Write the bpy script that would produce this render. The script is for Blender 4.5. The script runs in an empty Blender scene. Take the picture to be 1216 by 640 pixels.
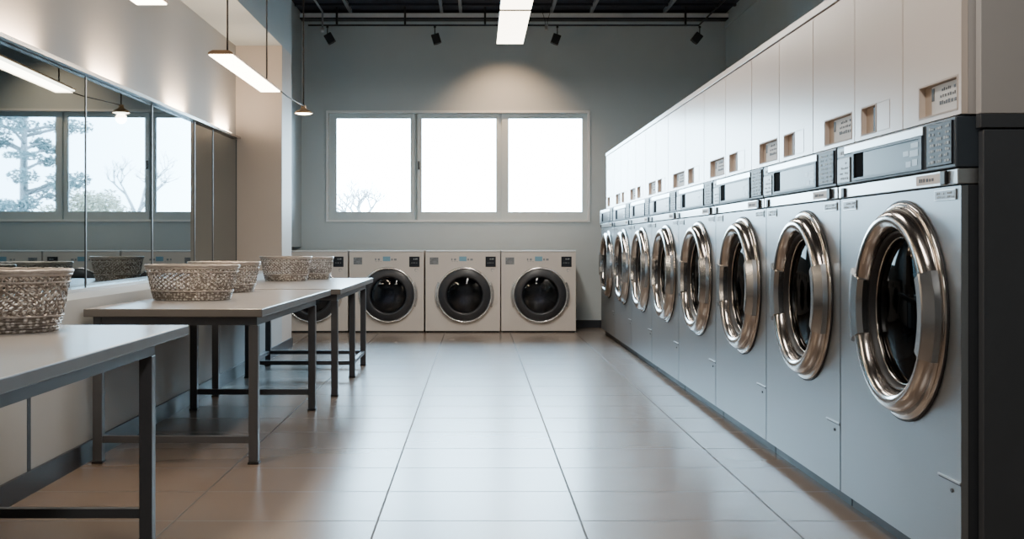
import bpy, bmesh, math, random
from mathutils import Vector, Matrix
PI = math.pi
random.seed(7)
SC = bpy.context.scene
COL = SC.collection
# ------------------------------------------------------------------ camera
K = 1.28                                     # depth scale that goes with the focal length
F, VX, VY, CH = 1000.0 * K, 566.0, 289.0, 1.12
cam = bpy.data.cameras.new('camera')
cam.sensor_width = 36.0
cam.lens = 36.0 * F / 1216.0
cam.shift_x = (608.0 - VX) / 1216.0
cam.shift_y = -(320.0 - VY) / 1216.0
cam.clip_end = 300
co = bpy.data.objects.new('camera', cam)
co.location = (0, 0, CH)
co.rotation_euler = (PI / 2, 0, 0)
COL.objects.link(co)
SC.camera = co

def PX(x, Y): return (x - VX) / F * Y          # photo column -> world X at depth Y
def PZ(y, Y): return CH + (VY - y) / F * Y     # photo row -> world Z at depth Y

# ------------------------------------------------------------------ materials
def mat(name, col, rough=.5, metal=0.0, ns=0.0, na=.08, bump=0.0, coat=0.0, emit=None, es=0.0, spec=None,
        stretch=None, rvar=0.0):
    m = bpy.data.materials.new(name)
    m.use_nodes = True
    nt = m.node_tree
    b = nt.nodes['Principled BSDF']
    b.inputs['Base Color'].default_value = (*col, 1)
    b.inputs['Roughness'].default_value = rough
    b.inputs['Metallic'].default_value = metal
    if spec is not None: b.inputs['Specular IOR Level'].default_value = spec
    if coat: b.inputs['Coat Weight'].default_value = coat; b.inputs['Coat Roughness'].default_value = .08
    if emit:
        b.inputs['Emission Color'].default_value = (*emit, 1)
        b.inputs['Emission Strength'].default_value = es
    if ns:
        tc = nt.nodes.new('ShaderNodeTexCoord')
        mp = nt.nodes.new('ShaderNodeMapping')
        if stretch: mp.inputs['Scale'].default_value = stretch
        nt.links.new(tc.outputs['Object'], mp.inputs['Vector'])
        n = nt.nodes.new('ShaderNodeTexNoise')
        n.inputs['Scale'].default_value = ns
        n.inputs['Detail'].default_value = 4
        nt.links.new(mp.outputs['Vector'], n.inputs['Vector'])
        mx = nt.nodes.new('ShaderNodeMix'); mx.data_type = 'RGBA'
        mx.inputs[6].default_value = (*[c * (1 - na) for c in col], 1)
        mx.inputs[7].default_value = (*[min(1, c * (1 + na)) for c in col], 1)
        nt.links.new(n.outputs['Fac'], mx.inputs[0])
        nt.links.new(mx.outputs[2], b.inputs['Base Color'])
        if rvar:
            mr = nt.nodes.new('ShaderNodeMapRange')
            mr.inputs['To Min'].default_value = rough - rvar; mr.inputs['To Max'].default_value = rough + rvar
            nt.links.new(n.outputs['Fac'], mr.inputs['Value'])
            nt.links.new(mr.outputs['Result'], b.inputs['Roughness'])
        if bump:
            bp = nt.nodes.new('ShaderNodeBump')
            bp.inputs['Strength'].default_value = bump
            bp.inputs['Distance'].default_value = .004
            nt.links.new(n.outputs['Fac'], bp.inputs['Height'])
            nt.links.new(bp.outputs['Normal'], b.inputs['Normal'])
    return m

def glass_mat(name, tint, rough=.02, fac=1.0):
    m = bpy.data.materials.new(name); m.use_nodes = True
    nt = m.node_tree; nt.nodes.clear()
    out = nt.nodes.new('ShaderNodeOutputMaterial')
    mx = nt.nodes.new('ShaderNodeMixShader')
    tr = nt.nodes.new('ShaderNodeBsdfTransparent'); tr.inputs['Color'].default_value = (*tint, 1)
    gl = nt.nodes.new('ShaderNodeBsdfGlossy'); gl.inputs['Roughness'].default_value = rough
    fr = nt.nodes.new('ShaderNodeFresnel'); fr.inputs['IOR'].default_value = 1.5
    mu = nt.nodes.new('ShaderNodeMath'); mu.operation = 'MULTIPLY'; mu.inputs[1].default_value = fac
    nt.links.new(fr.outputs[0], mu.inputs[0])
    nt.links.new(mu.outputs[0], mx.inputs[0])
    nt.links.new(tr.outputs[0], mx.inputs[1]); nt.links.new(gl.outputs[0], mx.inputs[2])
    nt.links.new(mx.outputs[0], out.inputs[0])
    return m

def floor_mat():
    m = bpy.data.materials.new('floor_tiles'); m.use_nodes = True
    nt = m.node_tree; b = nt.nodes['Principled BSDF']
    g = nt.nodes.new('ShaderNodeNewGeometry')
    mp = nt.nodes.new('ShaderNodeMapping')
    mp.inputs['Location'].default_value = (0.40 + .82 * 10, .20 * K + 40 * K, 0)
    nt.links.new(g.outputs['Position'], mp.inputs['Vector'])
    br = nt.nodes.new('ShaderNodeTexBrick')
    br.offset = 0.0; br.squash = 1.0
    br.inputs['Scale'].default_value = 1.0
    br.inputs['Brick Width'].default_value = .82
    br.inputs['Row Height'].default_value = .4 * K
    br.inputs['Mortar Size'].default_value = .0050
    br.inputs['Mortar Smooth'].default_value = .3
    br.inputs['Color1'].default_value = (.185, .143, .114, 1)
    br.inputs['Color2'].default_value = (.198, .154, .123, 1)
    br.inputs['Mortar'].default_value = (.03, .025, .021, 1)
    nt.links.new(mp.outputs[0], br.inputs['Vector'])
    n = nt.nodes.new('ShaderNodeTexNoise'); n.inputs['Scale'].default_value = 2.5; n.inputs['Detail'].default_value = 8
    nt.links.new(g.outputs['Position'], n.inputs['Vector'])
    mr = nt.nodes.new('ShaderNodeMapRange'); mr.inputs['To Min'].default_value = .96; mr.inputs['To Max'].default_value = 1.04
    nt.links.new(n.outputs['Fac'], mr.inputs['Value'])
    mu = nt.nodes.new('ShaderNodeVectorMath'); mu.operation = 'SCALE'
    nt.links.new(br.outputs['Color'], mu.inputs[0]); nt.links.new(mr.outputs[0], mu.inputs['Scale'])
    nt.links.new(mu.outputs[0], b.inputs['Base Color'])
    mr2 = nt.nodes.new('ShaderNodeMapRange'); mr2.inputs['To Min'].default_value = .268; mr2.inputs['To Max'].default_value = .276
    nt.links.new(n.outputs['Fac'], mr2.inputs['Value'])
    mxr = nt.nodes.new('ShaderNodeMath'); mxr.operation = 'MULTIPLY_ADD'; mxr.inputs[1].default_value = .4
    nt.links.new(br.outputs['Fac'], mxr.inputs[0]); nt.links.new(mr2.outputs[0], mxr.inputs[2])
    nt.links.new(mxr.outputs[0], b.inputs['Roughness'])
    bp = nt.nodes.new('ShaderNodeBump'); bp.inputs['Strength'].default_value = .25; bp.inputs['Distance'].default_value = .002; bp.invert = True
    nt.links.new(br.outputs['Fac'], bp.inputs['Height']); nt.links.new(bp.outputs['Normal'], b.inputs['Normal'])
    b.inputs['Specular IOR Level'].default_value = .95
    return m

M = {}
M['floor'] = floor_mat()
M['wall_back'] = mat('painted_wall_grey', (.55, .63, .665), .6, ns=3, na=.04, bump=.05)
M['wall_left'] = mat('painted_wall_warm', (.44, .42, .40), .55, ns=3, na=.04, bump=.05)
M['wall_window_lit'] = mat('wall_paint_window_lit', (.43, .48, .50), .55, ns=3, na=.04, bump=.05)  # paler blue-grey paints in the daylight these walls catch from the window
M['column'] = mat('painted_column_beige', (.53, .475, .43), .55, ns=3, na=.04, bump=.05)
M['halfwall'] = mat('painted_half_wall', (.42, .45, .47), .5, ns=3, na=.04, bump=.05)
M['wall_right'] = mat('painted_wall_blue_grey', (.38, .455, .485), .55, ns=3, na=.05, bump=.05)
M['ceiling'] = mat('dark_ceiling', (.012, .016, .028), .8, ns=6, na=.2)
M['baseboard'] = mat('dark_baseboard', (.022, .027, .037), .4, ns=8, na=.15)
M['beam'] = mat('grey_beam', (.80, .84, .87), .5, ns=8)
M['purlin'] = mat('purlin_grey', (.20, .22, .25), .5, ns=8)
M['black'] = mat('black_metal', (.012, .014, .018), .45, ns=20, na=.2)
M['cord'] = mat('black_cord', (.015, .015, .018), .6, ns=30, na=.2)
M['chrome_trim'] = mat('brushed_trim', (.50, .48, .46), .25, 1.0, ns=30, na=.08)
M['mirror'] = mat('tinted_mirror', (.16, .225, .26), .015, 1.0, ns=1, na=.01)
M['seam'] = mat('mirror_seam', (.10, .11, .12), .35, .5, ns=20)
M['winframe'] = mat('window_frame_paint', (.60, .70, .74), .35, ns=12, na=.03)
M['wintrim'] = mat('window_trim_white', (.82, .86, .87), .4, ns=12, na=.03)
M['winglass'] = glass_mat('window_glass', (.97, .985, .99))
M['steel'] = mat('brushed_steel_front', (.33, .355, .375), .36, .85, ns=14, na=.06, stretch=(1, 1, 14), rvar=.05)
M['steel_strip'] = mat('satin_steel', (.60, .62, .63), .28, .9, ns=14, na=.05, stretch=(1, .3, 14))
M['steel_dark'] = mat('dark_steel', (.055, .062, .072), .42, .3, ns=10, na=.12)
M['panel_blue'] = mat('control_panel_blue_grey', (.055, .07, .088), .42, .1, ns=12, na=.08, spec=.2)
M['endpanel'] = mat('end_panel_charcoal', (.052, .058, .067), .5, ns=6, na=.12)
M['chrome'] = mat('polished_chrome', (.50, .455, .42), .17, 1.0, ns=8, na=.04, rvar=.02)
M['chrome_satin'] = mat('satin_chrome', (.46, .47, .48), .25, 1.0, ns=14, na=.06, stretch=(1, 1, .3))
M['rubber'] = mat('black_rubber', (.008, .008, .010), .5, ns=20, na=.2)
M['drum'] = mat('drum_metal', (.10, .105, .115), .4, .8, ns=40, na=.2)
M['doorglass'] = glass_mat('smoked_door_glass', (.006, .007, .010), .04, .2)
M['jamb_shade'] = mat('shadowed_black', (.006, .007, .009), .9, ns=20, na=.2, spec=.02)
M['screen'] = mat('display_screen', (.03, .045, .055), .3, 0, ns=3, na=.2, spec=.12)
M['key'] = mat('keypad_black', (.018, .022, .030), .45, ns=10, na=.2, spec=.2)
M['glyph'] = mat('printed_marks', (.42, .45, .47), .5, ns=30, na=.1)
M['ink'] = mat('dark_ink', (.06, .06, .065), .6, ns=30, na=.2)
M['paper'] = mat('label_card', (.66, .64, .61), .6, ns=12, na=.05)
M['badge'] = mat('grey_badge', (.26, .28, .30), .4, .3, ns=30, na=.15)
M['sticker'] = mat('tan_sticker', (.62, .46, .32), .5, ns=20, na=.15)
M['cab'] = mat('cream_laminate', (.74, .65, .575), .24, ns=4, na=.02, spec=.5)
M['cab_in'] = mat('tan_recess', (.46, .37, .30), .6, ns=12, na=.1)
M['cab_side'] = mat('cabinet_side_grey', (.50, .48, .465), .5, ns=5, na=.05)
M['wash'] = mat('washer_white', (.70, .645, .595), .35, ns=4, na=.02)
M['wash_top'] = mat('washer_top', (.74, .77, .78), .35, ns=4, na=.02)
M['blue_lcd'] = mat('blue_lcd', (.22, .42, .55), .25, ns=6, na=.1)
M['bezel'] = mat('charcoal_bezel', (.03, .032, .038), .35, ns=10, na=.15)
M['wring'] = mat('washer_ring_silver', (.72, .71, .70), .25, .8, ns=10, na=.04)
M['washglass'] = glass_mat('washer_door_glass', (.30, .32, .38), .02, 1.4)
M['wdrum'] = mat('washer_drum', (.16, .17, .20), .33, .9, ns=60, na=.3)
M['table'] = mat('table_laminate', (.37, .362, .36), .22, ns=5, na=.03, spec=.9)
M['tedge'] = mat('table_edge', (.115, .112, .11), .4, ns=8, na=.05)
M['tleg'] = mat('table_leg_steel', (.095, .10, .112), .4, .35, ns=10, na=.12)
M['basket'] = mat('silver_rattan', (.30, .27, .25), .34, .3, ns=60, na=.35, bump=.4)
M['basket_rim'] = mat('silver_rattan_rim', (.38, .345, .32), .32, .35, ns=60, na=.3, bump=.4)
def painted_glints(name, dark, light, scale, rough, metal):
    m = mat(name, dark, rough, metal)
    nt = m.node_tree; b = nt.nodes['Principled BSDF']
    tc = nt.nodes.new('ShaderNodeTexCoord')
    v = nt.nodes.new('ShaderNodeTexVoronoi'); v.inputs['Scale'].default_value = scale; v.inputs['Randomness'].default_value = .6
    nt.links.new(tc.outputs['Object'], v.inputs['Vector'])
    r = nt.nodes.new('ShaderNodeValToRGB')
    r.color_ramp.elements[0].position = .30; r.color_ramp.elements[0].color = (*light, 1)
    r.color_ramp.elements[1].position = .52; r.color_ramp.elements[1].color = (*dark, 1)
    nt.links.new(v.outputs['Distance'], r.inputs[0]); nt.links.new(r.outputs[0], b.inputs['Base Color'])
    bp = nt.nodes.new('ShaderNodeBump'); bp.inputs['Strength'].default_value = .6; bp.inputs['Distance'].default_value = .006; bp.invert = True
    nt.links.new(v.outputs['Distance'], bp.inputs['Height']); nt.links.new(bp.outputs['Normal'], b.inputs['Normal'])
    return m
M['basket'] = painted_glints('silver_rattan_painted_glints', (.19, .165, .148), (.56, .53, .50), 58, .32, .4)  # pale flecks paint silver glints onto the weave
M['bronze'] = mat('bronze_housing', (.30, .20, .12), .4, .4, ns=10, na=.12)
M['lamp'] = mat('warm_diffuser', (.9, .85, .75), .5, emit=(1, .86, .66), es=14, ns=4, na=.01)
M['lamp2'] = mat('neutral_diffuser', (.9, .88, .82), .5, emit=(1, .86, .66), es=7, ns=4, na=.01)
M['uplamp'] = mat('uplight_lens', (.9, .85, .75), .5, emit=(1, .80, .56), es=12, ns=4, na=.01)
M['bark'] = mat('tree_bark', (.22, .21, .205), .8, ns=9, na=.2)
M['pine'] = mat('pine_needles', (.17, .21, .20), .8, ns=3, na=.3)
M['tan_leaf'] = mat('tan_leaves', (.42, .36, .26), .8, ns=3, na=.3)
M['ground'] = mat('outside_ground', (.3, .3, .29), .9, ns=1, na=.2)

# ------------------------------------------------------------------ mesh builder
class MB:
    def __init__(s): s.bm = bmesh.new()
    def box(s, x0, x1, y0, y1, z0, z1, mi=0, bev=0.0, seg=2):
        v = [s.bm.verts.new((x, y, z)) for x in (x0, x1) for y in (y0, y1) for z in (z0, z1)]
        fs = [(0, 1, 3, 2), (4, 6, 7, 5), (0, 4, 5, 1), (2, 3, 7, 6), (0, 2, 6, 4), (1, 5, 7, 3)]
        f = [s.bm.faces.new([v[i] for i in q]) for q in fs]
        for a in f: a.material_index = mi
        if bev:
            ed = list({e for a in f for e in a.edges})
            r = bmesh.ops.bevel(s.bm, geom=ed, offset=bev, segments=seg, affect='EDGES', profile=.5)
            for a in r['faces']: a.material_index = mi
        return s
    def quad(s, pts, mi=0):
        f = s.bm.faces.new([s.bm.verts.new(p) for p in pts]); f.material_index = mi
        return s
    def tube(s, path, r, n=8, mi=0, closed=False, cap=True):
        path = [Vector(p) for p in path]
        rs = r if isinstance(r, (list, tuple)) else [r] * len(path)
        rings = []
        L = len(path)
        up = None
        for i, p in enumerate(path):
            if closed: d = path[(i + 1) % L] - path[i - 1]
            else: d = path[min(i + 1, L - 1)] - path[max(i - 1, 0)]
            d.normalize()
            if up is None:
                up = Vector((0, 0, 1)) if abs(d.z) < .9 else Vector((1, 0, 0))
            a = d.cross(up)
            if a.length < 1e-6: a = d.cross(Vector((1, 0, 0)))
            a.normalize(); b = a.cross(d).normalized(); up = b
            rings.append([s.bm.verts.new(p + a * math.cos(2 * PI * k / n) * rs[i] + b * math.sin(2 * PI * k / n) * rs[i]) for k in range(n)])
        for i in range(L if closed else L - 1):
            A, B = rings[i], rings[(i + 1) % L]
            for k in range(n):
                f = s.bm.faces.new((A[k], A[(k + 1) % n], B[(k + 1) % n], B[k])); f.material_index = mi; f.smooth = True
        if not closed and cap:
            for R in (rings[0], rings[-1]):
                f = s.bm.faces.new(R); f.material_index = mi
        return s
    def lathe(s, prof, frame, n=64, a0=0.0, a1=2 * PI, mi=0, closed=False, smooth=True):
        """prof: (radius, axial); frame(r, h, ang) -> point"""
        full = abs(a1 - a0 - 2 * PI) < 1e-6
        cnt = n if full else n + 1
        cols = []
        for k in range(cnt):
            a = a0 + (a1 - a0) * k / n
            cols.append([s.bm.verts.new(frame(r, h, a)) for r, h in prof])
        m = len(prof)
        for k in range(n):
            A, B = cols[k], cols[(k + 1) % cnt]
            for j in range(m if closed else m - 1):
                q = (A[j], A[(j + 1) % m], B[(j + 1) % m], B[j])
                f = s.bm.faces.new(q); f.material_index = mi; f.smooth = smooth
        if not full and closed:
            for c in (cols[0], cols[-1]):
                f = s.bm.faces.new(c); f.material_index = mi
        bmesh.ops.remove_doubles(s.bm, verts=[v for c in cols for v in c], dist=1e-6)
        return s
    def holed(s, y0, y1, z0, z1, cy, cz, r, x0, x1, n=64, mi=0):
        """plate in the YZ plane between x0 (front) and x1 with a round hole"""
        angs = [2 * PI * k / n for k in range(n)] + [math.atan2(z - cz, y - cy) % (2 * PI) for y in (y0, y1) for z in (z0, z1)]
        angs = sorted(angs)
        A = []
        for a in angs:
            c, d = math.cos(a), math.sin(a)
            t = 1e9
            if c > 1e-9: t = min(t, (y1 - cy) / c)
            if c < -1e-9: t = min(t, (y0 - cy) / c)
            if d > 1e-9: t = min(t, (z1 - cz) / d)
            if d < -1e-9: t = min(t, (z0 - cz) / d)
            o = (cy + c * t, cz + d * t); i = (cy + c * r, cz + d * r)
            A.append([s.bm.verts.new((x0, *o)), s.bm.verts.new((x0, *i)), s.bm.verts.new((x1, *i)), s.bm.verts.new((x1, *o))])
        N = len(A)
        for k in range(N):
            P, Q = A[k], A[(k + 1) % N]
            for j in range(4):
                f = s.bm.faces.new((P[j], P[(j + 1) % 4], Q[(j + 1) % 4], Q[j])); f.material_index = mi
        return s
    def framed(s, y0, y1, z0, z1, hy0, hy1, hz0, hz1, x0, x1, mi=0):
        """plate in YZ with a rectangular hole, one clean mesh"""
        def ring(x, a, b, c, d): return [s.bm.verts.new((x, *p)) for p in ((a, c), (b, c), (b, d), (a, d))]
        O0, I0 = ring(x0, y0, y1, z0, z1), ring(x0, hy0, hy1, hz0, hz1)
        O1, I1 = ring(x1, y0, y1, z0, z1), ring(x1, hy0, hy1, hz0, hz1)
        for k in range(4):
            j = (k + 1) % 4
            for q in ((O0[k], O0[j], I0[j], I0[k]), (I0[k], I0[j], I1[j], I1[k]), (O1[k], I1[k], I1[j], O1[j]), (O0[k], O1[k], O1[j], O0[j])):
                f = s.bm.faces.new(q); f.material_index = mi
        return s
    def xform(s, mtx):
        bmesh.ops.transform(s.bm, matrix=mtx, verts=s.bm.verts); return s
    def build(s, name, mats, parent=None, smooth=False, loc=None):
        bmesh.ops.recalc_face_normals(s.bm, faces=s.bm.faces)
        me = bpy.data.meshes.new(name)
        s.bm.to_mesh(me); s.bm.free()
        for m in (mats if isinstance(mats, (list, tuple)) else [mats]): me.materials.append(m)
        if smooth:
            for p in me.polygons: p.use_smooth = True
        o = bpy.data.objects.new(name, me)
        COL.objects.link(o)
        if parent: o.parent = parent
        if loc: o.location = loc
        return o

def tag(o, label=None, cat=None, group=None, kind=None):
    if label: o['label'] = label
    if cat: o['category'] = cat
    if group: o['group'] = group
    if kind: o['kind'] = kind
    return o
def thing(name, label, cat, loc=(0, 0, 0), rz=0, group=None):
    o = bpy.data.objects.new(name, None)
    o.empty_display_size = .1
    COL.objects.link(o)
    o.location = loc; o.rotation_euler = (0, 0, rz)
    return tag(o, label, cat, group)
def copy_tree(o, parent=None):
    c = o.copy(); COL.objects.link(c)
    if parent: c.parent = parent
    for ch in list(o.children): copy_tree(ch, c)
    return c
def struct(o): return tag(o, kind='structure')
def smooth_prof(pts, k=4, closed=False):
    P = [Vector(p) for p in pts]; out = []; n = len(P)
    for i in range(n if closed else n - 1):
        p0 = P[(i - 1) % n] if (closed or i > 0) else P[0]
        p1, p2 = P[i], P[(i + 1) % n]
        p3 = P[(i + 2) % n] if (closed or i + 2 < n) else P[-1]
        for t in [j / k for j in range(k)]:
            q = .5 * ((2 * p1) + (p2 - p0) * t + (2 * p0 - 5 * p1 + 4 * p2 - p3) * t * t + (3 * p1 - p0 - 3 * p2 + p3) * t ** 3)
            out.append((q.x, q.y))
    if not closed: out.append(tuple(P[-1]))
    return out

# ------------------------------------------------------------------ room shell
YB, YF = 11.2 * K, -3.0          # back wall, wall behind the camera
XL, XN, XA, XR = -2.0, -2.474, -2.6, 3.31
ZC = 4.18
LEDGE, SOF = .84, 3.15
YCOL, YEND = 8.65 * K, 9.1 * K
T = .15
struct(MB().box(XA - T, XR + T, YF - T, YB + .4, -.12, 0).build('floor', M['floor']))
struct(MB().box(XA - T, XR + T, YF - T, YB + .4, ZC, ZC + .12).build('ceiling', M['ceiling']))
# back wall with the window opening
wx0, wx1 = PX(388.5, YB), PX(699.5, YB)
wz0, wz1 = PZ(262.5, YB), PZ(132.5, YB)
b = MB().framed(XA - T, XR + T, 0, ZC, wx0, wx1, wz0, wz1, YB, YB + .3)
b.xform(Matrix(((0, 1, 0, 0), (1, 0, 0, 0), (0, 0, 1, 0), (0, 0, 0, 1))))
struct(b.build('wall_back', M['wall_back']))
# left side: half wall, recessed mirror wall, soffit wall above, end column, alcove
struct(MB().box(XN - .3, XL, YF, YCOL, 0, LEDGE).box(XL - .004, XL + .002, 3.745 * K, 3.775 * K, .1, LEDGE, 1).build('wall_left_half_height', [M['halfwall'], M['baseboard']]))
struct(MB().box(XN - .3, XN, YF, YCOL, LEDGE, SOF).build('wall_left_mirror_recess', M['wall_left']))
struct(MB().box(XN - .3, XL, YF, YEND, SOF, ZC).build('wall_left_upper', [M['wall_window_lit']]))
struct(MB().box(XN - .3, XL, YCOL, YEND, 0, SOF).build('wall_left_column', M['column']))
struct(MB().box(XA - T, XA, YEND, YB, 0, 1.075).box(XA - T, -2.33, YEND, YB, 1.075, ZC).build('wall_left_alcove', M['wall_window_lit']))
struct(MB().box(XR, XR + T, YF, YB, 0, ZC).build('wall_right', M['wall_right']))
struct(MB().box(XA - T, XR + T, YF - T, YF, 0, ZC).build('wall_front', M['wall_left']))
# baseboards
struct(MB().box(XL, XL + .014, YF, YEND, 0, .105).build('baseboard_left', M['baseboard']))
struct(MB().box(XA, XR, YB - .014, YB, 0, .1).build('baseboard_back', M['baseboard']))
struct(MB().box(-2.32, XR - .005, YB - .19, YB - .015, 4.068, 4.0845).build('trim_15', M['black']))  # black strip standing in for the shadow line under the beam
# light ceiling beam along the back wall, picture rail on the side walls
struct(MB().box(-2.32, XR - .005, YB - .2, YB - .01, 4.085, 4.14).build('trim_1', M['beam']))
struct(MB().box(XR - .02, XR, YF, YB - .02, 3.98, 4.04).build('trim_2', M['wall_right']))
# mirror plane (turned a little toward the window) and its rails
PHI, SLP = .040, .021
def mx_(y): return XN + .008 + (YCOL - y) / K * PHI
def mzt(y): return 2.19 - (YCOL - y) / K * SLP
def rail(ya, yb, wa, zt_, th):
    mb = MB(); R_ = []
    for y in (ya, yb):
        xa = mx_(y) + wa; z = zt_(y)
        R_.append([mb.bm.verts.new(p) for p in ((XN, y, z), (xa, y, z), (xa, y, z + th), (XN, y, z + th))])
    for j in range(4): mb.bm.faces.new((R_[0][j], R_[0][(j + 1) % 4], R_[1][(j + 1) % 4], R_[1][j]))
    mb.bm.faces.new(R_[0]); mb.bm.faces.new(R_[1])
    return mb
struct(rail(3.4, YCOL - .002, .045, mzt, .022).build('trim_3', M['chrome_trim']))
struct(rail(3.4, YCOL - .002, .045, lambda y: LEDGE + .0005, .021).build('trim_4', M['chrome_trim']))
# purlins on the dark ceiling
for i, x in enumerate((-1.65, -.456, -.21, .98, 1.5, 2.46)):
    struct(MB().box(x - .02, x + .02, YF, YB - .22, ZC - .045, ZC - .001).build('trim_%d' % (5 + i), M['purlin']))
for i, y in enumerate((10.75 * K, 9.6 * K, 8.0 * K, 6.4 * K)):
    struct(MB().box(-2.0 if y < YEND else -2.32, XR, y - .03, y + .03, ZC - .03, ZC - .0005).build('trim_%d' % (11 + i), M['ceiling']))

# ------------------------------------------------------------------ window
win = thing('window_1', None, None, (0, YB, wz0)); struct(win)
def wl(mb): return mb.xform(Matrix.Translation((0, -YB, -wz0)))
e = .034
S = Matrix(((0, 1, 0, 0), (1, 0, 0, 0), (0, 0, 1, 0), (0, 0, 0, 1)))
b = MB().framed(wx0 - .012, wx1 + .012, wz0 - .012, wz1 + .012, wx0 + .018, wx1 - .018, wz0 + .018, wz1 - .018, YB - .022, YB + .16).xform(S)
wl(b).build('window_trim', M['wintrim'], win)
YS = YB + .10
px = [(390.6, 492.2, 400, 487.5), (495.6, 592.2, 501, 589), (595.8, 697.6, 604, 691)]
for k, (a0, a1, p0, p1) in enumerate(px):
    x0, x1, q0, q1 = (PX(v, YS) for v in (a0, a1, p0, p1))
    z0, z1, r0, r1 = PZ(261.4, YS), PZ(133.6, YS), PZ(251.5, YS), PZ(141, YS)
    b = MB().framed(x0, x1, z0, z1, q0 - .012, q1 + .012, r0 - .012, r1 + .012, YS - .03, YS + .03).framed(q0 - .014, q1 + .014, r0 - .014, r1 + .014, q0, q1, r0, r1, YS - .016, YS + .02).xform(S)
    fr = wl(b).build('sash_frame', M['winframe'], win)
    wl(MB().box(q0, q1, YS - .003, YS + .003, r0, r1)).build('pane', M['winglass'], fr)
    if k == 1:
        hz = PZ(197, YS)
        wl(MB().box(x0 + .012, x0 + .035, YS - .055, YS - .03, hz - .05, hz + .06, 0, .004)).build('window_handle', M['steel_dark'], fr)

for a0, a1 in ((491.9, 495.9), (591.9, 596.1)):
    wl(MB().box(PX(a0, YS), PX(a1, YS), YS + .0305, YS + .06, PZ(261.4, YS), PZ(133.6, YS))).build('mullion', M['winframe'], win)
# ------------------------------------------------------------------ outside
struct(MB().box(-40, 60, YB + .5, 120, -.5, -.3).build('ground', M['ground']))
def branchy(mb, p, d, L, r, depth, rnd, spread=.55, up=.25):
    p = Vector(p); d = Vector(d).normalized()
    q = p + d * L
    mid = (p + q) / 2 + Vector((rnd.uniform(-1, 1), rnd.uniform(-1, 1), 0)) * L * .06
    mb.tube([p, mid, q], [r, r * .85, r * .68], n=5)
    if depth == 0: return
    for _ in range(rnd.choice((2, 3, 3))):
        ax = Vector((rnd.uniform(-1, 1), rnd.uniform(-1, 1), rnd.uniform(-.3, .6))).normalized()
        nd = (d + ax * spread + Vector((0, 0, up))).normalized()
        branchy(mb, q - d * L * rnd.uniform(0, .25), nd, L * rnd.uniform(.62, .82), r * .58, depth - 1, rnd, spread, up)
def bare_tree(x, y, h, seed, label, spread=.75, w=1.0, depth=5):
    rnd = random.Random(seed)
    t = thing('bare_tree', label, 'tree', (x, y, -.3))
    mb = MB(); branchy(mb, (0, 0, h * .2), (0, 0, 1), h * .22, h * .020 * w, depth, rnd, spread, .12)
    mb.build('branches', M['bark'], t)
    MB().tube([(0, 0, 0), (.03, 0, h * .12), (0, 0, h * .22)], [h * .026, h * .022, h * .02], n=8).build('trunk', M['bark'], t)
    return t
def leafy_tree(name, x, y, h, blobs, n, leaf, m, seed, label, cat='tree'):
    rnd = random.Random(seed)
    t = thing(name, label, cat, (x, y, -.3))
    mb = MB()
    for _ in range(n):
        bx, by, bz, br, bh = rnd.choice(blobs)
        while True:
            u = Vector((rnd.uniform(-1, 1), rnd.uniform(-1, 1), rnd.uniform(-1, 1)))
            if u.length < 1: break
        c = Vector((bx + u.x * br, by + u.y * br, bz + u.z * bh))
        a = Vector((rnd.gauss(0, 1), rnd.gauss(0, 1), rnd.gauss(0, 1))).normalized() * leaf
        bb = a.cross(Vector((rnd.gauss(0, 1), rnd.gauss(0, 1), rnd.gauss(0, 1)))).normalized() * leaf * .5
        mb.quad([c - a, c + bb, c + a, c - bb])
    mb.build('foliage', m, t)
    mb = MB().tube([(0, 0, 0), (.05, 0, h * .5), (0, 0, h * .95)], [h * .025, h * .018, h * .005], n=8)
    for bx, by, bz, br, bh in blobs:
        mb.tube([(0, 0, max(.1, bz - .4)), (bx * .6, by * .6, bz - .1), (bx * 1.2, by * 1.2, bz)], [h * .008, h * .006, h * .003], n=5)
    mb.build('trunk', M['bark'], t)
    return t
bare_tree(PX(433, 43), 43, 5.0, 8, 'pale bare winter tree low in the left window pane', 1.0, 1.9, 6)
rp = random.Random(5)
pine_blobs = []
for k in range(46):
    z = rp.uniform(1.4, 7.6); a = rp.uniform(0, 2 * PI); w = 2.3 * math.sqrt(max(0, 1 - ((z - 4.2) / 4.0) ** 2)) * rp.uniform(.35, 1)
    pine_blobs.append((math.cos(a) * w, math.sin(a) * w, z, rp.uniform(.4, .7), rp.uniform(.16, .32)))
leafy_tree('pine_tree', 9.0, 38, 8.0, pine_blobs, 9000, .08, M['pine'], 11, 'tall spreading evergreen tree reflected in the left mirror panels')
leafy_tree('shrub', 10.6, 51, 3.4, [(rp.uniform(-1.7, 1.7), rp.uniform(-1, 1), rp.uniform(1.6, 3.5), .6, .5) for _ in range(20)], 5000, .09, M['tan_leaf'], 12,
           'tan leafy shrub crown reflected low in the second mirror panel', 'shrub')
bare_tree(5.25, 38, 5.8, 21, 'bare branching tree reflected in the mirror right of the leafy shrub', .8)

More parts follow.
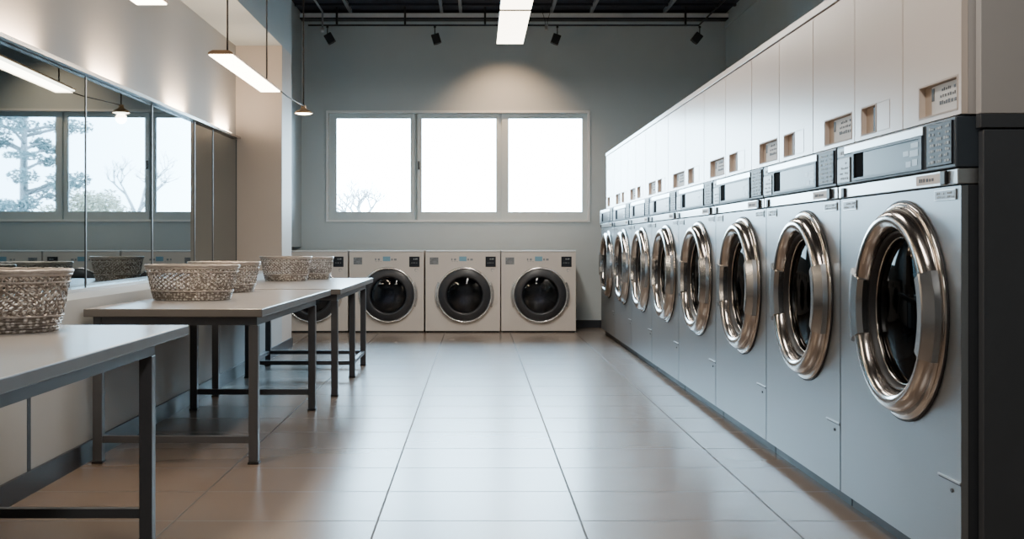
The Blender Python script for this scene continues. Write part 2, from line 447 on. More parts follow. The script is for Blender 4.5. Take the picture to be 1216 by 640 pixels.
# ------------------------------------------------------------------ mirrors
seams = [v * K for v in (2.75, 3.86, 5.0, 6.14, 7.19, 7.76, 8.645)]
mlab = ['wall mirror panel closest to the photographer, behind the first table',
        'wall mirror panel at the left edge, behind the nearest basket, reflecting an evergreen tree',
        'wall mirror panel reflecting the leafy shrub, second panel from the left',
        'wall mirror panel behind the middle table, third panel from the left',
        'narrow wall mirror panel reflecting only beige column, left of the last panel',
        'last wall mirror panel, touching the beige column']
for k in range(1, 6):
    y0, y1 = seams[k] + .001, seams[k + 1] - .001
    t = thing('wall_mirror', mlab[k], 'mirror', (mx_(y0), y0, LEDGE + .022), 0, 'mirror panels of the left wall')
    L = y1 - y0; dx = mx_(y1) - mx_(y0); zb = LEDGE + .022; h0, h1 = mzt(y0) - zb - .002, mzt(y1) - zb - .002
    mb = MB()
    A = [(-.005, 0, 0), (0, 0, 0), (0, 0, h0), (-.005, 0, h0)]; B = [(dx - .005, L, 0), (dx, L, 0), (dx, L, h1), (dx - .005, L, h1)]
    A = [mb.bm.verts.new(p) for p in A]; B = [mb.bm.verts.new(p) for p in B]
    for j in range(4): mb.bm.faces.new((A[j], A[(j + 1) % 4], B[(j + 1) % 4], B[j]))
    mb.bm.faces.new(A); mb.bm.faces.new(B)
    mb.build('mirror_glass', M['mirror'], t)
    MB().box(dx + .0002, dx + .005, L - .012, L, 0, h1 - .002).build('edge_strip', M['seam'], t)

# ------------------------------------------------------------------ uplights over the mirror rail
def light(kind, name, loc, rot, power, col, **kw):
    l = bpy.data.lights.new(name, kind); l.energy = power; l.color = col
    for k, v in kw.items(): setattr(l, k, v)
    o = bpy.data.objects.new(name, l); COL.objects.link(o)
    o.location = loc; o.rotation_euler = rot
    return o
WARM = (1, .74, .50)
ordw = ['nearest', 'second', 'third', 'farthest']
for k, y in enumerate((4.49 * K, 5.61 * K, 6.91 * K, 8.16 * K)):
    t = thing('uplight', 'slim %s uplight washing the wall from the top rail of the mirrors' % ordw[k] if k in (0, 3) else
              'slim uplight on the mirror rail, %s counting from the left' % ordw[k], 'uplight', (XN + .026, y, mzt(y) + .0225), 0, 'uplights on the mirror rail')
    MB().box(-.02, .02, -.31, .31, 0, .012, 0, .002).build('housing', M['chrome_trim'], t)
    MB().box(-.014, .014, -.30, .30, .0122, .015).build('lens', M['uplamp'], t)
    light('AREA', 'uplight_beam', (XN + .06, y, mzt(y) + .055), (0, PI / 2, 0), 9, WARM, shape='RECTANGLE', size=.03, size_y=.5)
    light('AREA', 'uplight_wash', (XN + .06, y, mzt(y) + .06), (PI, .35, 0), 9, WARM, shape='RECTANGLE', size=.03, size_y=.6)

# ------------------------------------------------------------------ dryers
W0 = .918
CY, CZ = .488, .876
WT = W0 * K                                  # true width of a dryer
def fx(r, h, a): return (h, CY + r * math.cos(a), CZ + r * math.sin(a))
def glyphs(mb, x, y0, y1, z0, z1, rows, rnd, h=.5, gap=.4, mi=0, thick=.0012):
    """small printed marks filling a rectangle on a face looking toward -x"""
    rh = (z1 - z0) / rows
    for r in range(rows):
        y = y0
        while y < y1 - .004:
            w = rnd.uniform(.5, 1.3) * rh * h
            if y + w > y1: break
            zz = z0 + r * rh + rh * (1 - h) / 2
            if rnd.random() < .8:
                mb.box(x - thick, x, y, y + w * .8, zz, zz + rh * h * rnd.uniform(.6, 1), mi)
            y += w + rh * gap * rnd.uniform(.4, 1)
def make_dryer():
    rnd = random.Random(3)
    t = thing('tumble_dryer', '', 'tumble dryer')
    g = .006
    mb = MB()
    # open-front carcass
    mb.box(.024, 1.05, g, .03, .065, 1.308).box(.024, 1.05, W0 - .03, W0 - g, .065, 1.308)
    mb.box(1.03, 1.05, .03, W0 - .03, .065, 1.308).box(.024, 1.05, .03, W0 - .03, .065, .09).box(.024, 1.05, .03, W0 - .03, 1.28, 1.308)
    mb.box(.07, 1.05, g, W0 - g, 1.309, 1.531)
    mb.build('carcass', M['steel_dark'], t)
    MB().box(.05, 1.0, .006, W0 - .006, 0, .064).build('kick_plate', M['black'], t)
    fp = MB().holed(g, WT - g, .066, 1.306, CY, CZ, .30, 0, .023, 72).build('front_panel', M['steel'], t)
    mb = MB().box(-.006, -.0005, .004, .135, .348, .3535, 0).box(-.002, -.0004, .004, .135, .342, .348, 1).tube([(-.004, .055, .315), (-.0005, .055, .315)], .006, 10, 1)
    mb.build('panel_latch', [M['steel_strip'], M['ink']], fp)
    # badges at the top corners of the front panel
    for (ya, yb, za, zb) in ((.03, .16, 1.262, 1.298), (.76, .885, 1.258, 1.298)):
        mb = MB().box(-.004, -.0004, ya, yb, za, zb, 0, .001).box(-.0048, -.004, ya + .005, yb - .005, za + .004, zb - .004, 1)
        glyphs(mb, -.0048, ya + .012, yb - .012, za + .006, zb - .006, 2, rnd, .6, .5, 2)
        mb.build('badge', [M['steel_strip'], M['badge'], M['glyph']], fp)
    # drum
    dr = MB().lathe([(.30, .0235), (.31, .06), (.34, .10), (.34, .62), (.0, .64)], fx, 64).build('drum', M['drum'], t, True)
    for k in range(3):
        mb = MB()
        a = k * 2 * PI / 3 + .5
        ca, sa = math.cos(a), math.sin(a)
        P = lambda r, h, w: (h, CY + ca * r - sa * w, CZ + sa * r + ca * w)
        for h0, h1 in ((.12, .6),):
            A = [P(.338, h0, -.04), P(.338, h0, .04), P(.27, h0 + .02, 0)]; B = [P(.338, h1, -.04), P(.338, h1, .04), P(.27, h1, 0)]
            mb.quad([A[0], A[2], B[2], B[0]]).quad([A[1], A[2], B[2], B[1]]); mb.bm.faces.new([mb.bm.verts.new(p) for p in A])
        mb.build('drum_lifter', M['drum'], dr)
    # door
    prof = [(.394, -.001), (.393, -.010), (.388, -.015), (.379, -.017), (.374, -.022), (.371, -.034), (.363, -.050), (.347, -.063),
            (.329, -.066), (.311, -.060), (.299, -.046), (.293, -.026), (.291, -.001)]
    door = MB().lathe(smooth_prof(prof, 4), fx, 112).build('door_ring', M['chrome'], t, True)
    MB().lathe(smooth_prof([(.400, -.0008), (.400, -.006), (.394, -.008), (.3925, -.001)], 2), fx, 96).build('door_seal', M['rubber'], door, True)
    MB().lathe(smooth_prof([(.2905, -.018), (.283, -.022), (.276, -.012), (.271, .004), (.268, .02)], 4), fx, 96).build('gasket', M['rubber'], door, True)
    MB().lathe(smooth_prof([(.271, .002), (.267, -.003), (.263, .002), (.267, .006)], 3, True), fx, 96, closed=True).build('glass_rim', M['chrome'], door, True)
    MB().lathe(smooth_prof([(.266, .004), (.20, -.010), (.11, -.018), (0, -.021)], 5), fx, 64).build('glass', M['doorglass'], door, True)
    # sleeves clamped round the ring, near side and far side
    hp = [(.378, -.018), (.377, -.040), (.352, -.070), (.346, -.0735), (.300, -.068), (.289, -.048), (.289, -.03), (.31, -.028), (.34, -.028)]
    MB().lathe(hp, fx, 40, PI - .42, PI + .42, closed=True, smooth=False).build('handle', M['chrome_satin'], door)
    hp2 = [(.418, -.0006), (.418, -.045), (.405, -.060), (.350, -.0735), (.300, -.068), (.289, -.048), (.289, -.02), (.33, -.010), (.36, -.0006)]
    MB().lathe(hp2, fx, 40, -.36, .36, closed=True, smooth=False).build('hinge', M['chrome_satin'], door)
    # steel strip between front panel and controls
    st = MB().box(-.01, .07, g, W0 - g, 1.311, 1.361, 0, .003).build('trim_strip', M['steel_strip'], t)
    mb = MB().box(-.0112, -.0102, .095, .265, 1.320, 1.353, 0); glyphs(mb, -.0112, .15, .25, 1.328, 1.345, 1, rnd, .8, .5, 1)
    mb.build('sticker', [M['sticker'], M['ink']], st)
    MB().box(-.022, -.0105, .06, .092, 1.312, 1.358, 0, .003).build('latch', M['black'], st)
    MB().box(-.018, -.0105, W0 - .075, W0 - .045, 1.312, 1.352, 0, .003).build('latch', M['black'], st)
    # control housing
    ch = MB().box(-.016, .069, g, W0 - g, 1.364, 1.529, 0, .004).build('control_housing', M['panel_blue'], t)
    mb = MB().box(-.022, -.0165, .20, .83, 1.490, 1.521, 0, .002)
    mb.build('top_bar', M['steel_strip'], ch)
    mb = MB().framed(.205, .752, 1.374, 1.489, .222, .738, 1.384, 1.482, -.024, -.0165).build('display_frame', M['panel_blue'], ch)
    mb = MB().box(-.019, -.0165, .222, .738, 1.384, 1.482, 0)
    mb.box(-.0195, -.019, .66, .738, 1.384, 1.482, 1)  # far end of the display painted black as the shade of its recess
    for (ya, za, w, h) in ((.235, 1.455, .05, .018), (.235, 1.425, .06, .022), (.30, 1.43, .04, .018), (.24, 1.392, .035, .022), (.285, 1.39, .035, .02)):
        mb.box(-.0198, -.019, ya, ya + w, za, za + h, 2)
    mb.build('display', [M['screen'], M['jamb_shade'], M['badge']], ch)
    kp = MB().box(-.022, -.0165, .02, .176, 1.376, 1.52, 0, .003).build('keypad', M['key'], ch)
    mb = MB()
    for c in range(3):
        for r in range(7):
            ya = .035 + c * .046; za = 1.386 + r * .0185
            glyphs(mb, -.0222, ya, ya + .034, za, za + .012, 1, rnd, .85, .3)
    mb.build('key_marks', M['glyph'], kp)
    sp = MB().box(-.021, -.0165, .78, .90, 1.372, 1.475, 0, .002).build('selector_panel', M['badge'], ch)
    mb = MB(); glyphs(mb, -.0212, .80, .88, 1.38, 1.465, 4, rnd, .45, .6)
    mb.build('selector_marks', M['glyph'], sp)
    lg = MB().box(-.0175, -.0162, .84, .905, 1.484, 1.518, 0); glyphs(lg, -.0176, .846, .90, 1.488, 1.514, 1, rnd, .8, .3, 1)
    lg.build('logo_plate', [M['badge'], M['glyph']], ch)
    for o in list(t.children) + list(fp.children) + list(st.children) + list(ch.children) + list(kp.children) + list(sp.children):
        if o.name.split('.')[0] not in ('front_panel', 'drum', 'door_ring'):
            o.data.transform(Matrix.Diagonal((1, K, 1, 1)))
    return t
dseam = [2.69] + [1550.0 / (x - VX) for x in (998, 910, 850, 806, 774, 750, 730, 714)]
dl = ['stainless tumble dryer closest to the camera, beside the charcoal end panel',
      'stainless tumble dryer second from the charcoal end panel in the right-hand row',
      'stainless tumble dryer third from the charcoal end panel in the right-hand row',
      'stainless tumble dryer fourth from the charcoal end panel in the right-hand row',
      'stainless tumble dryer fourth from the far end of the right-hand row',
      'stainless tumble dryer third from the far end of the right-hand row',
      'stainless tumble dryer second from the far end of the right-hand row',
      'farthest stainless tumble dryer, at the window end of the right-hand row']
dry0 = make_dryer()
for k in range(8):
    d = dry0 if k == 0 else copy_tree(dry0)
    d.location = (1.55, dseam[k] * K, 0)
    d.scale = (1, (dseam[k + 1] - dseam[k]) / W0, 1)
    tag(d, dl[k], 'tumble dryer', 'stainless tumble dryers along the right wall')

# ------------------------------------------------------------------ wall cabinets over the dryers
cs = [2.69, 3.063, 3.452, 3.88, 4.314, 4.746, 5.242, 5.74, 6.25, 6.81, 7.277, 7.72, 8.2, 8.62, 9.06, 9.5, 10.06]
CW = .40
def make_cabinet(wide):
    rnd = random.Random(8 + wide)
    t = thing('overhead_cabinet', '', 'cabinet')
    z0, z1 = 0.0, .622
    MB().box(.022, .55, .003, CW - .003, z0, z1).build('carcass', M['cab_side'], t)
    if wide: h = (.03, .275)
    else: h = (.215, .335)
    hz0, hz1 = .022, .125
    dep = .0205
    d = MB().framed(.0035, CW - .0035, z0 + .001, z1 - .001, h[0], h[1], hz0, hz1, 0, .0212).build('door', M['cab'], t)
    mb = MB().box(.0195, .0208, h[0], h[1], hz0, hz1)
    mb.framed(h[0] - .006, h[1] + .006, hz0 - .006, hz1 + .006, h[0], h[1], hz0, hz1, -.0012, -.0002)
    s = mb.build('label_slot', M['cab_in'], d)
    if wide:
        mb = MB().box(.0155, .0192, h[0] + .001, h[1] - .055, hz0 + .004, hz1 - .004, 0)
        glyphs(mb, .0155, h[0] + .02, h[1] - .075, hz0 + .05, hz1 - .012, 2, rnd, .55, .4, 1)
        glyphs(mb, .0155, h[0] + .02, h[1] - .075, hz0 + .030, hz0 + .046, 1, rnd, .9, .3, 1)
        mb.box(.014, .0155, h[1] - .072, h[1] - .056, hz0 + .05, hz1 - .01, 1)
        mb.build('label_card', [M['paper'], M['ink']], s)
    else:
        mb = MB().box(.0150, .0192, h[0] + .001, h[0] + .05, hz0 + .001, hz1 - .001, 0)
        glyphs(mb, .0150, h[0] + .008, h[0] + .04, hz0 + .01, hz1 - .01, 4, rnd, .5, .4, 1)
        mb.build('slot_insert', [M['key'], M['glyph']], s)
        MB().framed(.10, h[0] - .008, hz0 - .004, hz1 + .004, .1015, h[0] - .0095, hz0 - .0025, hz1 + .0025, -.0010, -.0002).build('faint_label', M['cab_side'], d)
    return t
cw, cn = make_cabinet(True), make_cabinet(False)
num = ['first', 'second', 'third', 'fourth', 'fifth', 'sixth', 'seventh', 'eighth']
for k in range(16):
    src = cw if k % 2 == 0 else cn
    c = src if k < 2 else copy_tree(src)
    c.location = (1.55, cs[k] * K, 1.5345)
    c.scale = (1, (cs[k + 1] - cs[k]) * K / CW, 1)
    kind = 'a wide label slot' if k % 2 == 0 else 'a small narrow slot'
    if k < 8: lab = 'cream overhead cabinet with %s, %s from the near end of the row' % (kind, num[k])
    else: lab = 'cream overhead cabinet with %s, %s from the window end of the row' % (kind, num[15 - k])
    tag(c, lab, 'cabinet', 'cream cabinets above the tumble dryers')
tag(MB().box(1.542, 2.1, 2.69 * K, 10.06 * K, 2.160, 2.196, 0, .003).build('cornice', M['cab']), 'long cream top board running along all overhead cabinets', 'cornice')
tag(MB().box(1.592, 2.15, 2.69 * K - .04, 2.69 * K - .004, 1.531, 2.6, 0, .002).build('cabinet_end_panel', M['cab_side']), 'grey beige end panel beside the nearest overhead cabinet', 'panel')
ep = thing('dryer_end_panel', 'tall charcoal end panel closing the near end of the dryer row', 'panel', (1.6, 2.69 * K - .04, 0))
MB().box(0, 1.0, 0, .036, 0.0, 1.480, 0, .003).build('panel', M['endpanel'], ep)
MB().box(-.008, 1.0, 0, .036, 1.486, 1.530, 0, .002).build('top_rail', M['endpanel'], ep)

# ------------------------------------------------------------------ washing machines at the back
WW, WH = .935, 1.032
def make_washer():
    rnd = random.Random(4)
    t = thing('washing_machine', '', 'washing machine')
    # local: x right from -WW/2, y depth from 0 (front), z up
    R = Matrix(((0, 1, 0, 0), (1, 0, 0, 0), (0, 0, 1, 0), (0, 0, 0, 1)))   # (x,y,z)->(y,x,z): faces built toward -x end up toward -y
    h = WW / 2
    cy, cz = .022, .472
    f = lambda r, a, an: (a, cy + r * math.cos(an), cz + r * math.sin(an))
    mb = MB().box(.02, .60, -h, -h + .02, .02, WH - .02).box(.02, .60, h - .02, h, .02, WH - .02).box(.58, .60, -h + .02, h - .02, .02, WH - .02).box(.02, .58, -h + .02, h - .02, .02, .04)
    mb.xform(R).build('cabinet', M['wash'], t)
    MB().box(-.006, .605, -h - .001, h + .001, WH - .02, WH, 0, .006).xform(R).build('top', M['wash_top'], t)
    fp = MB().holed(-h, h, .022, WH - .021, cy, cz, .235, 0, .0195, 64).xform(R).build('front_panel', M['wash'], t)
    MB().box(.03, .58, -h + .01, h - .01, 0, .019).xform(R).build('plinth', M['black'], t)
    mb = MB().lathe([(.235, .02), (.26, .05), (.26, .40), (0, .41)], f, 48)
    dr = mb.xform(R).build('drum', M['wdrum'], t, True)
    for k in range(3):
        mb = MB()
        a = k * 2 * PI / 3 + .9
        P = lambda r, x, w: (x, cy + math.cos(a) * r - math.sin(a) * w, cz + math.sin(a) * r + math.cos(a) * w)
        A = [P(.258, .08, -.035), P(.258, .08, .035), P(.20, .10, 0)]; B = [P(.258, .39, -.035), P(.258, .39, .035), P(.20, .39, 0)]
        mb.quad([A[0], A[2], B[2], B[0]]).quad([A[1], A[2], B[2], B[1]])
        mb.xform(R).build('drum_paddle', M['wring'], dr)
    ring = MB().lathe(smooth_prof([(.352, -.0006), (.352, -.02), (.345, -.032), (.332, -.034), (.324, -.024)], 4), f, 96).xform(R).build('door_ring', M['wring'], t, True)
    MB().lathe(smooth_prof([(.326, -.022), (.318, -.030), (.285, -.042), (.245, -.048), (.228, -.040), (.222, -.02), (.22, .0)], 4), f, 96).xform(R).build('bezel', M['bezel'], ring, True)
    MB().lathe(smooth_prof([(.2225, -.02), (.19, -.032), (.10, -.042), (0, -.045)], 4), f, 64).xform(R).build('glass', M['washglass'], ring, True)
    hp = [(.374, -.0006), (.374, -.012), (.366, -.022), (.353, -.026), (.353, -.0006)]
    MB().lathe(hp, f, 14, -.42, .46, closed=True, smooth=False).xform(R).build('hinge', M['wring'], ring)
    MB().lathe(hp, f, 14, PI - .46, PI + .42, closed=True, smooth=False).xform(R).build('handle', M['wring'], ring)
    # printed and control fields; marks face -y
    mb = MB().box(-.002, -.0003, -.415, -.305, .855, .945, 0); glyphs(mb, -.002, -.407, -.312, .862, .94, 4, rnd, .6, .3, 1)
    mb.xform(R).build('rating_label', [M['badge'], M['ink']], fp)
    lcd = MB().box(-.004, -.0003, -.045, .048, .897, .956, 0, .001).xform(R).build('display', M['blue_lcd'], fp)
    mb = MB(); glyphs(mb, -.0015, -.145, -.055, .90, .95, 1, rnd, .8, .35); glyphs(mb, -.0015, .058, .15, .90, .95, 1, rnd, .8, .35)
    for k in range(3): mb.box(-.0015, -.0003, -.14 + k * .03, -.12 + k * .03, .89, .894)
    mb.xform(R).build('program_marks', M['badge'], fp)
    cp = MB().box(-.006, -.0003, .285, .415, .825, .955, 0, .002).xform(R).build('control_pad', M['key'], fp)
    mb = MB(); glyphs(mb, -.0062, .325, .395, .915, .935, 1, rnd, .8, .3); glyphs(mb, -.0062, .31, .40, .87, .882, 1, rnd, .6, .6)
    mb.xform(R).build('pad_marks', M['glyph'], cp)
    mb = MB().tube([(-.0015, .375 + .02 * math.cos(a), .785 + .018 * math.sin(a)) for a in [k * PI / 8 for k in range(13)]], .0022, 5)
    mb.box(-.0016, -.0003, .352, .374, .795, .80)
    mb.xform(R).build('swirl_mark', M['badge'], fp)
    return t
w0 = make_washer()
wl_ = ['white front-load washing machine half hidden behind the far table and baskets',
       'white front-load washing machine partly covered by the corner of the far table',
       'white front-load washing machine fully in view, between two neighbours under the window',
       'rightmost white front-load washing machine, with bare floor on its right']
for k, x in enumerate((-2.085, -1.131, -.174, .777)):
    w = w0 if k == 0 else copy_tree(w0)
    w.location = (x, 10.57 * K, 0)
    tag(w, wl_[k], 'washing machine', 'white washing machines against the back wall')

# ------------------------------------------------------------------ folding tables
TH = .79
def table(name_label, x0, x1, y0, y1, frames, rz=0.0, rails=False):
    """frames: list of (y, bar?) in world Y"""
    y0 *= K; y1 *= K; frames = [(y * K, bar) for y, bar in frames]
    cx, cy = (x0 + x1) / 2, (y0 + y1) / 2
    t = thing('folding_table', name_label, 'table', (cx, cy, 0), rz, 'laundry tables along the mirrored wall')
    hx, hy = (x1 - x0) / 2, (y1 - y0) / 2
    mb = MB().box(-hx, hx, -hy, hy, TH - .041, TH, 0, .004)
    for f in mb.bm.faces:
        if abs(f.normal.z) < .5 or f.calc_center_median().z < TH - .006: f.material_index = 1
    mb.bm.normal_update()
    for f in mb.bm.faces:
        f.material_index = 0 if f.normal.z > .9 else 1
    mb.build('tabletop', [M['table'], M['tedge']], t)
    lx = hx - .055
    fy = [f[0] - cy for f in frames]
    mb = MB()
    for x in (-lx, lx): mb.box(x - .02, x + .02, fy[0] - .025, fy[-1] + .025, TH - .085, TH - .0415)
    for y in (fy[0], fy[-1]): mb.box(-lx + .02, lx - .02, y - .02, y + .02, TH - .085, TH - .0415)
    mb.build('apron', M['tleg'], t)
    for (y, (_, bar)) in zip(fy, frames):
        for x in (-lx, lx):
            lg = MB().box(x - .024, x + .024, y - .024, y + .024, .012, TH - .0855, 0, .003).build('leg', M['tleg'], t)
            MB().box(x - .028, x + .028, y - .028, y + .028, 0, .0118, 0, .002).build('foot', M['rubber'], lg)
        if bar: MB().box(-lx + .0245, lx - .0245, y - .017, y + .017, .105, .14, 0, .002).build('crossbar', M['tleg'], t)
    if rails:
        for x in (-lx, lx): MB().box(x - .016, x + .016, fy[-2] + .0245, fy[-1] - .0245, .107, .138, 0, .002).build('side_rail', M['tleg'], t)
    return t
table('grey-topped folding table closest to the camera, cut off by the left edge', -1.965, -1.165, 1.55, 3.41, [(1.85, 1), (3.12, 1)])
table('grey-topped folding table with two baskets, in the middle of the three', -1.965, -1.06, 4.24, 6.02, [(4.29, 1), (5.66, 1)], -.016)
table('farthest grey-topped folding table, with two baskets near the washing machines', -1.965, -.985, 6.1, 8.02, [(6.17, 0), (7.04, 1), (7.72, 1)], 0, True)

# ------------------------------------------------------------------ baskets
def basket(x, y, rw, rd, h, label, n=40, rows=6, rz=0.0):
    t = thing('laundry_basket', label, 'basket', (x, y * K, TH + .0005), rz, 'woven silver-brown baskets on the tables')
    k = .80                                     # bottom is narrower
    def pt(a, z, off=0.0):
        s = k + (1 - k) * (z / h) ** .8
        return (math.cos(a) * (rw * s + off), math.sin(a) * (rd * s + off), z)
    # dense lower coil band
    zb = h * .26
    prof = []
    m = 30
    for i in range(m + 1):
        z = zb * i / m
        prof.append((z, .0035 * abs(math.sin(i * PI / 5))))
    mb = MB()
    cols = []
    N = 96
    for j in range(N):
        a = 2 * PI * j / N
        tw = .0025 * math.sin(j * PI / 2)
        cols.append([mb.bm.verts.new(pt(a, z + .002, o + tw * (1 if (i // 5) % 2 else -1))) for i, (z, o) in enumerate(prof)])
    for j in range(N):
        A, B = cols[j], cols[(j + 1) % N]
        for i in range(m):
            f = mb.bm.faces.new((A[i], B[i], B[i + 1], A[i + 1])); f.smooth = True
    c = [mb.bm.verts.new(pt(2 * PI * j / N, .002, -.004)) for j in range(N)]
    mb.bm.faces.new(c)
    o = mb.build('base_coil', M['basket'], t)
    # open diagonal weave
    mb = MB()
    z1 = h - .012
    g = []
    for r in range(rows * 2 + 1):
        z = zb + (z1 - zb) * r / (rows * 2)
        g.append([mb.bm.verts.new(pt(2 * PI * (j + .5 * (r % 2)) / n, z, .003 * math.cos(j * PI + r * PI / 2))) for j in range(n)])
    R2 = rows * 2
    for r in range(0, R2 + 1):
        for j in range(n):
            if r + 2 <= R2:
                if r % 2 == 0: mb.bm.faces.new((g[r][j], g[r + 1][j], g[r + 2][j], g[r + 1][j - 1]))
                else: mb.bm.faces.new((g[r][j], g[r + 1][(j + 1) % n], g[r + 2][j], g[r + 1][j]))
    o = mb.build('open_weave', M['basket'], t)
    w = o.modifiers.new('wire', 'WIREFRAME'); w.thickness = .009; w.use_even_offset = False; w.use_replace = True
    s = o.modifiers.new('sub', 'SUBSURF'); s.levels = 1; s.render_levels = 1
    # a few horizontal bands crossing the weave, then rim
    mb = MB()
    for zz in (zb, h * .80):
        mb.tube([pt(2 * PI * j / 80, zz, .004) for j in range(80)], .004, 6, closed=True)
    mb.build('band', M['basket_rim'], t)
    mb = MB().tube([pt(2 * PI * j / 96, h - .006 + .0012 * math.sin(j * PI / 2), .002) for j in range(96)], .0085, 8, closed=True)
    mb.tube([pt(2 * PI * j / 96, h - .018 + .0012 * math.cos(j * PI / 2), .002) for j in range(96)], .0065, 8, closed=True)
    mb.build('rim', M['basket_rim'], t)
    return t
basket(-1.79, 3.17, .255, .20, .232, 'woven oval basket on the nearest table, cut off by the left edge')
basket(-1.665, 4.93, .270, .165, .205, 'woven oval basket at the front of the middle table, largest fully in view')
basket(-1.715, 5.72, .240, .165, .205, 'woven oval basket at the back of the middle table, overlapped by another', 44)
basket(-1.68, 7.42, .222, .155, .215, 'woven oval basket on the farthest table, in front of its neighbour', 42)
basket(-1.515, 7.80, .185, .140, .205, 'small woven basket at the far end of the farthest table, half hidden', 38)

# ------------------------------------------------------------------ pendant lamps
def linear_pendant(label, y0, y1, rods):
    xc, z = -1.595, 2.297
    t = thing('linear_pendant', label, 'pendant lamp', (xc, y0, z), 0, 'slim linear pendants over the tables')
    L = y1 - y0
    hs = MB()
    pr = [(-.078, .001), (-.078, .012), (-.05, .026), (.05, .026), (.078, .012), (.078, .001)]
    A = [hs.bm.verts.new((x, 0, zz)) for x, zz in pr]; B = [hs.bm.verts.new((x, L, zz)) for x, zz in pr]
    for k in range(6): hs.bm.faces.new((A[k], A[(k + 1) % 6], B[(k + 1) % 6], B[k]))
    hs.bm.faces.new(A); hs.bm.faces.new(B)
    hs.build('housing', M['bronze'], t)
    MB().box(-.073, .073, .006, L - .006, -.006, .0005).build('diffuser', M['lamp'], t)
    for y in rods:
        r = MB().tube([(0, y - y0, .026), (0, y - y0, ZC - z - .0005)], .006, 8).build('suspension_rod', M['black'], t)
        MB().tube([(0, y - y0, .0262), (0, y - y0, .045)], .014, 10).build('rod_fitting', M['black'], r)
    light('AREA', 'pendant_glow', (xc, (y0 + y1) / 2, z - .02), (0, 0, 0), 18, WARM, shape='RECTANGLE', size=.13, size_y=L - .05)
    return t
linear_pendant('slim bronze linear pendant lamp glowing above the middle table', 5.24 * K, 6.52 * K, (5.39 * K, 6.40 * K))
linear_pendant('slim linear pendant lamp mostly above the frame at the top left', 2.9 * K, 4.14 * K, (3.05 * K, 3.98 * K))
Ys = 7.77 * K
t = thing('cone_pendant', 'small cone pendant lamp hanging from a long cord near the left corner', 'pendant lamp', (PX(360.5, Ys), Ys, PZ(135, Ys)))
fz = lambda r, h, a: (r * math.cos(a), r * math.sin(a), h)
MB().lathe(smooth_prof([(.080, 0), (.080, .010), (.062, .026), (.034, .040), (.024, .055), (.020, .075), (0, .08)], 3), fz, 32).build('shade', M['bronze'], t, True)
MB().lathe(smooth_prof([(.077, .004), (.05, -.006), (0, -.009)], 3), fz, 32).build('diffuser', M['lamp'], t, True)
MB().tube([(0, 0, .078), (0, 0, ZC - PZ(135, Ys) - .001)], .0065, 8).build('hanging_cord', M['cord'], t)
lx, lz = -1.54 - t.location.x, 2.318 - t.location.z
MB().tube([(lx, 6.524 * K - Ys, lz), (lx * .66, (6.515 * K - Ys) * .66, lz * .66 + .012), (lx * .3, (6.515 * K - Ys) * .3, lz * .3 + .045), (0, 0, .072)], .0045, 6).build('link_cable', M['cord'], t)
light('POINT', 'cone_glow', (PX(360.5, Ys), Ys, PZ(135, Ys) - .05), (0, 0, 0), 3, WARM, shadow_soft_size=.05)

for k, (y0, y1, lab) in enumerate(((8.17 * K, 9.50 * K, 'flat luminous ceiling lamp, whole panel hanging nearest the window wall'),
                                   (6.74 * K, 8.10 * K, 'flat luminous ceiling lamp, mostly cut off by the top of the picture'))):
    t = thing('suspended_panel_light', lab, 'ceiling lamp', (.375, y0, 3.37), 0, 'luminous panels hanging end to end over the aisle')
    L = y1 - y0
    MB().box(-.152, .152, 0, L, .004, .045, 0, .003).build('housing', M['chrome_trim'], t)
    MB().box(-.148, .148, .006, L - .006, -.001, .0035).build('diffuser', M['lamp2'], t)
    for y in (.2, L - .2):
        MB().tube([(0, y, .0455), (0, y, ZC - 3.37 - .0005)], .004, 6).build('suspension_wire', M['black'], t)
    light('AREA', 'panel_glow', (.375, (y0 + y1) / 2, 3.36), (0, 0, 0), 32, (1, .95, .88), shape='RECTANGLE', size=.28, size_y=L - .05)
# warm scallop on the wall over the window
light('SPOT', 'wall_wash', (.375, YB - .95, 3.62), (math.radians(38), 0, 0), 85, (1, .62, .36), spot_size=1.7, spot_blend=1.0, shadow_soft_size=.06)
# unseen fill lights added over and behind the camera, in line with the panels
for y in (6.4, 2.8, -.6):
    light('AREA', 'aisle_fill', (.375, y, 3.37), (0, 0, 0), 35, (1, .93, .85), shape='RECTANGLE', size=.28, size_y=1.4)

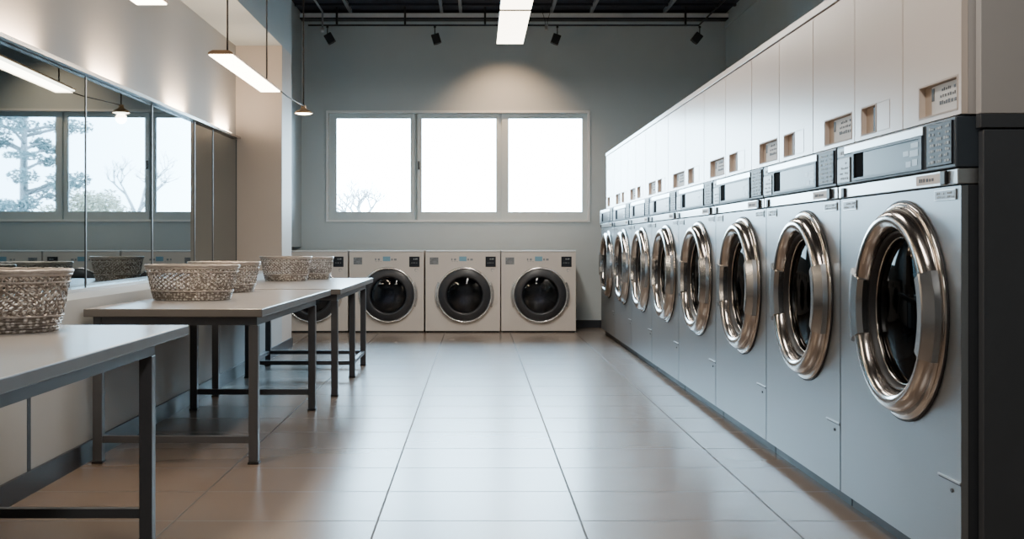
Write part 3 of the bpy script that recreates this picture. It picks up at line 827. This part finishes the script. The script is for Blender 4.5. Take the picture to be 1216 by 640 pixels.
# ------------------------------------------------------------------ track, spotlights, conduit
YT = 10.9 * K; ZT = PZ(30, YT)
trk = thing('lighting_track', 'thin dark lighting track running along the back wall under the ceiling', 'lighting track', (0, YT, ZT))
x0, x1 = PX(366, YT), PX(830, YT)
MB().tube([(x0, 0, 0), (x1, 0, 0), (x1, -.05, .0), (x1, -4.5, .0)], .011, 8).build('rail', M['black'], trk)
for xp in (400, 481, 576, 814):
    X = PX(xp, YT)
    MB().box(X - .013, X + .013, -.013, .013, .0115, ZC - ZT - .001).build('hanger', M['black'], trk)
sl = [(391.5, 45, -30, 'black track spotlight at the far left, above the corner'), (518, 45, -17, 'black track spotlight left of the luminous panel'),
      (660, 45.5, 20, 'black track spotlight just right of the luminous panel'), (827.5, 45, 38, 'black track spotlight at the far right end of the track')]
for xp, yp, ang, lab in sl:
    X, Z = PX(xp, YT), PZ(yp, YT)
    stx = PX(xp, YT) - math.sin(math.radians(-ang)) * .06
    t = thing('track_spotlight', lab, 'spotlight', (stx, YT, ZT - .0125), 0, 'black spotlights on the track')
    dz = ZT - .0125 - Z - .045
    MB().tube([(0, 0, 0), (0, 0, -dz)], .007, 8).tube([(0, 0, 0), (0, 0, -.02)], .016, 10).build('stem', M['black'], t)
    mb = MB().box(-.052, .052, -.05, .05, -.125, 0, 0, .006).lathe([(.042, -.1252), (.042, -.128), (.036, -.128), (.03, -.1254)], lambda r, h, a: (r * math.cos(a), r * math.sin(a), h), 20)
    mb.xform(Matrix.Translation((0, 0, -dz)) @ Matrix.Rotation(math.radians(-ang), 4, 'Y').inverted()).build('lamp_head', M['black'], t)
cd = thing('conduit', 'grey conduit crossing the ceiling and dropping at the left corner', 'conduit', (PX(383, 10.3 * K), 10.3 * K, PZ(38, 10.3 * K)))
zt = PZ(14, 10.3 * K) - PZ(38, 10.3 * K)
MB().tube([(0, 0, .02), (0, 0, zt - .01), (0, -.03, zt), (0, -5.0, zt)], .012, 8).build('pipe', M['purlin'], cd)
MB().tube([(0, -1.0, zt + .012), (0, -1.0, ZC - PZ(38, 10.3 * K) - .0005)], .006, 6).build('hanger', M['purlin'], cd)
MB().tube([(0, 0, 0), (0, 0, .05)], .022, 10).build('end_fitting', M['steel_strip'], cd)
hb = thing('hanging_sensor', 'small pale sensor box hanging on two wires right of the luminous panel', 'sensor', (PX(648, YT), YT - .12, PZ(38.5, YT)))
MB().box(-.018, .0, -.02, .02, 0, .07, 0, .004).box(.004, .022, -.02, .02, .005, .075, 0, .004).box(-.002, .006, -.012, .012, .02, .06, 0).build('sensor_box', M['steel_strip'], hb)
for s in (-1, 1):
    MB().tube([(.011 * s, 0, .07), (.02 * s, 0, .14), (.045 * s, 0, .22), (.05 * s, 0, ZC - PZ(38.5, YT) - .002)], .0035, 6).build('wire', M['cord'], hb)

# ------------------------------------------------------------------ world and window portal
w = bpy.data.worlds.new('overcast'); SC.world = w; w.use_nodes = True
nt = w.node_tree
bg = nt.nodes['Background']
tc = nt.nodes.new('ShaderNodeTexCoord')
sp = nt.nodes.new('ShaderNodeSeparateXYZ'); nt.links.new(tc.outputs['Generated'], sp.inputs[0])
cr = nt.nodes.new('ShaderNodeValToRGB')
cr.color_ramp.elements[0].position = 0.0; cr.color_ramp.elements[0].color = (.60, .84, 1.0, 1)
cr.color_ramp.elements[1].position = .6; cr.color_ramp.elements[1].color = (.45, .74, 1.0, 1)
nt.links.new(sp.outputs['Z'], cr.inputs[0]); nt.links.new(cr.outputs[0], bg.inputs['Color'])
bg.inputs['Strength'].default_value = 30.0
pt_ = light('AREA', 'window_portal', ((wx0 + wx1) / 2, YB + .35, (wz0 + wz1) / 2), (-PI / 2, 0, 0), 1, (1, 1, 1), shape='RECTANGLE', size=wx1 - wx0, size_y=wz1 - wz0)
pt_.data.cycles.is_portal = True

SC.view_settings.view_transform = 'AgX'
SC.view_settings.look = 'AgX - Base Contrast'
SC.view_settings.exposure = 0.42
SC.cycles.max_bounces = 10
SC.cycles.sample_clamp_indirect = 6.0
SC.cycles.use_denoising = True
SC.cycles.caustics_reflective = False
SC.cycles.caustics_refractive = False
SC.cycles.blur_glossy = .6
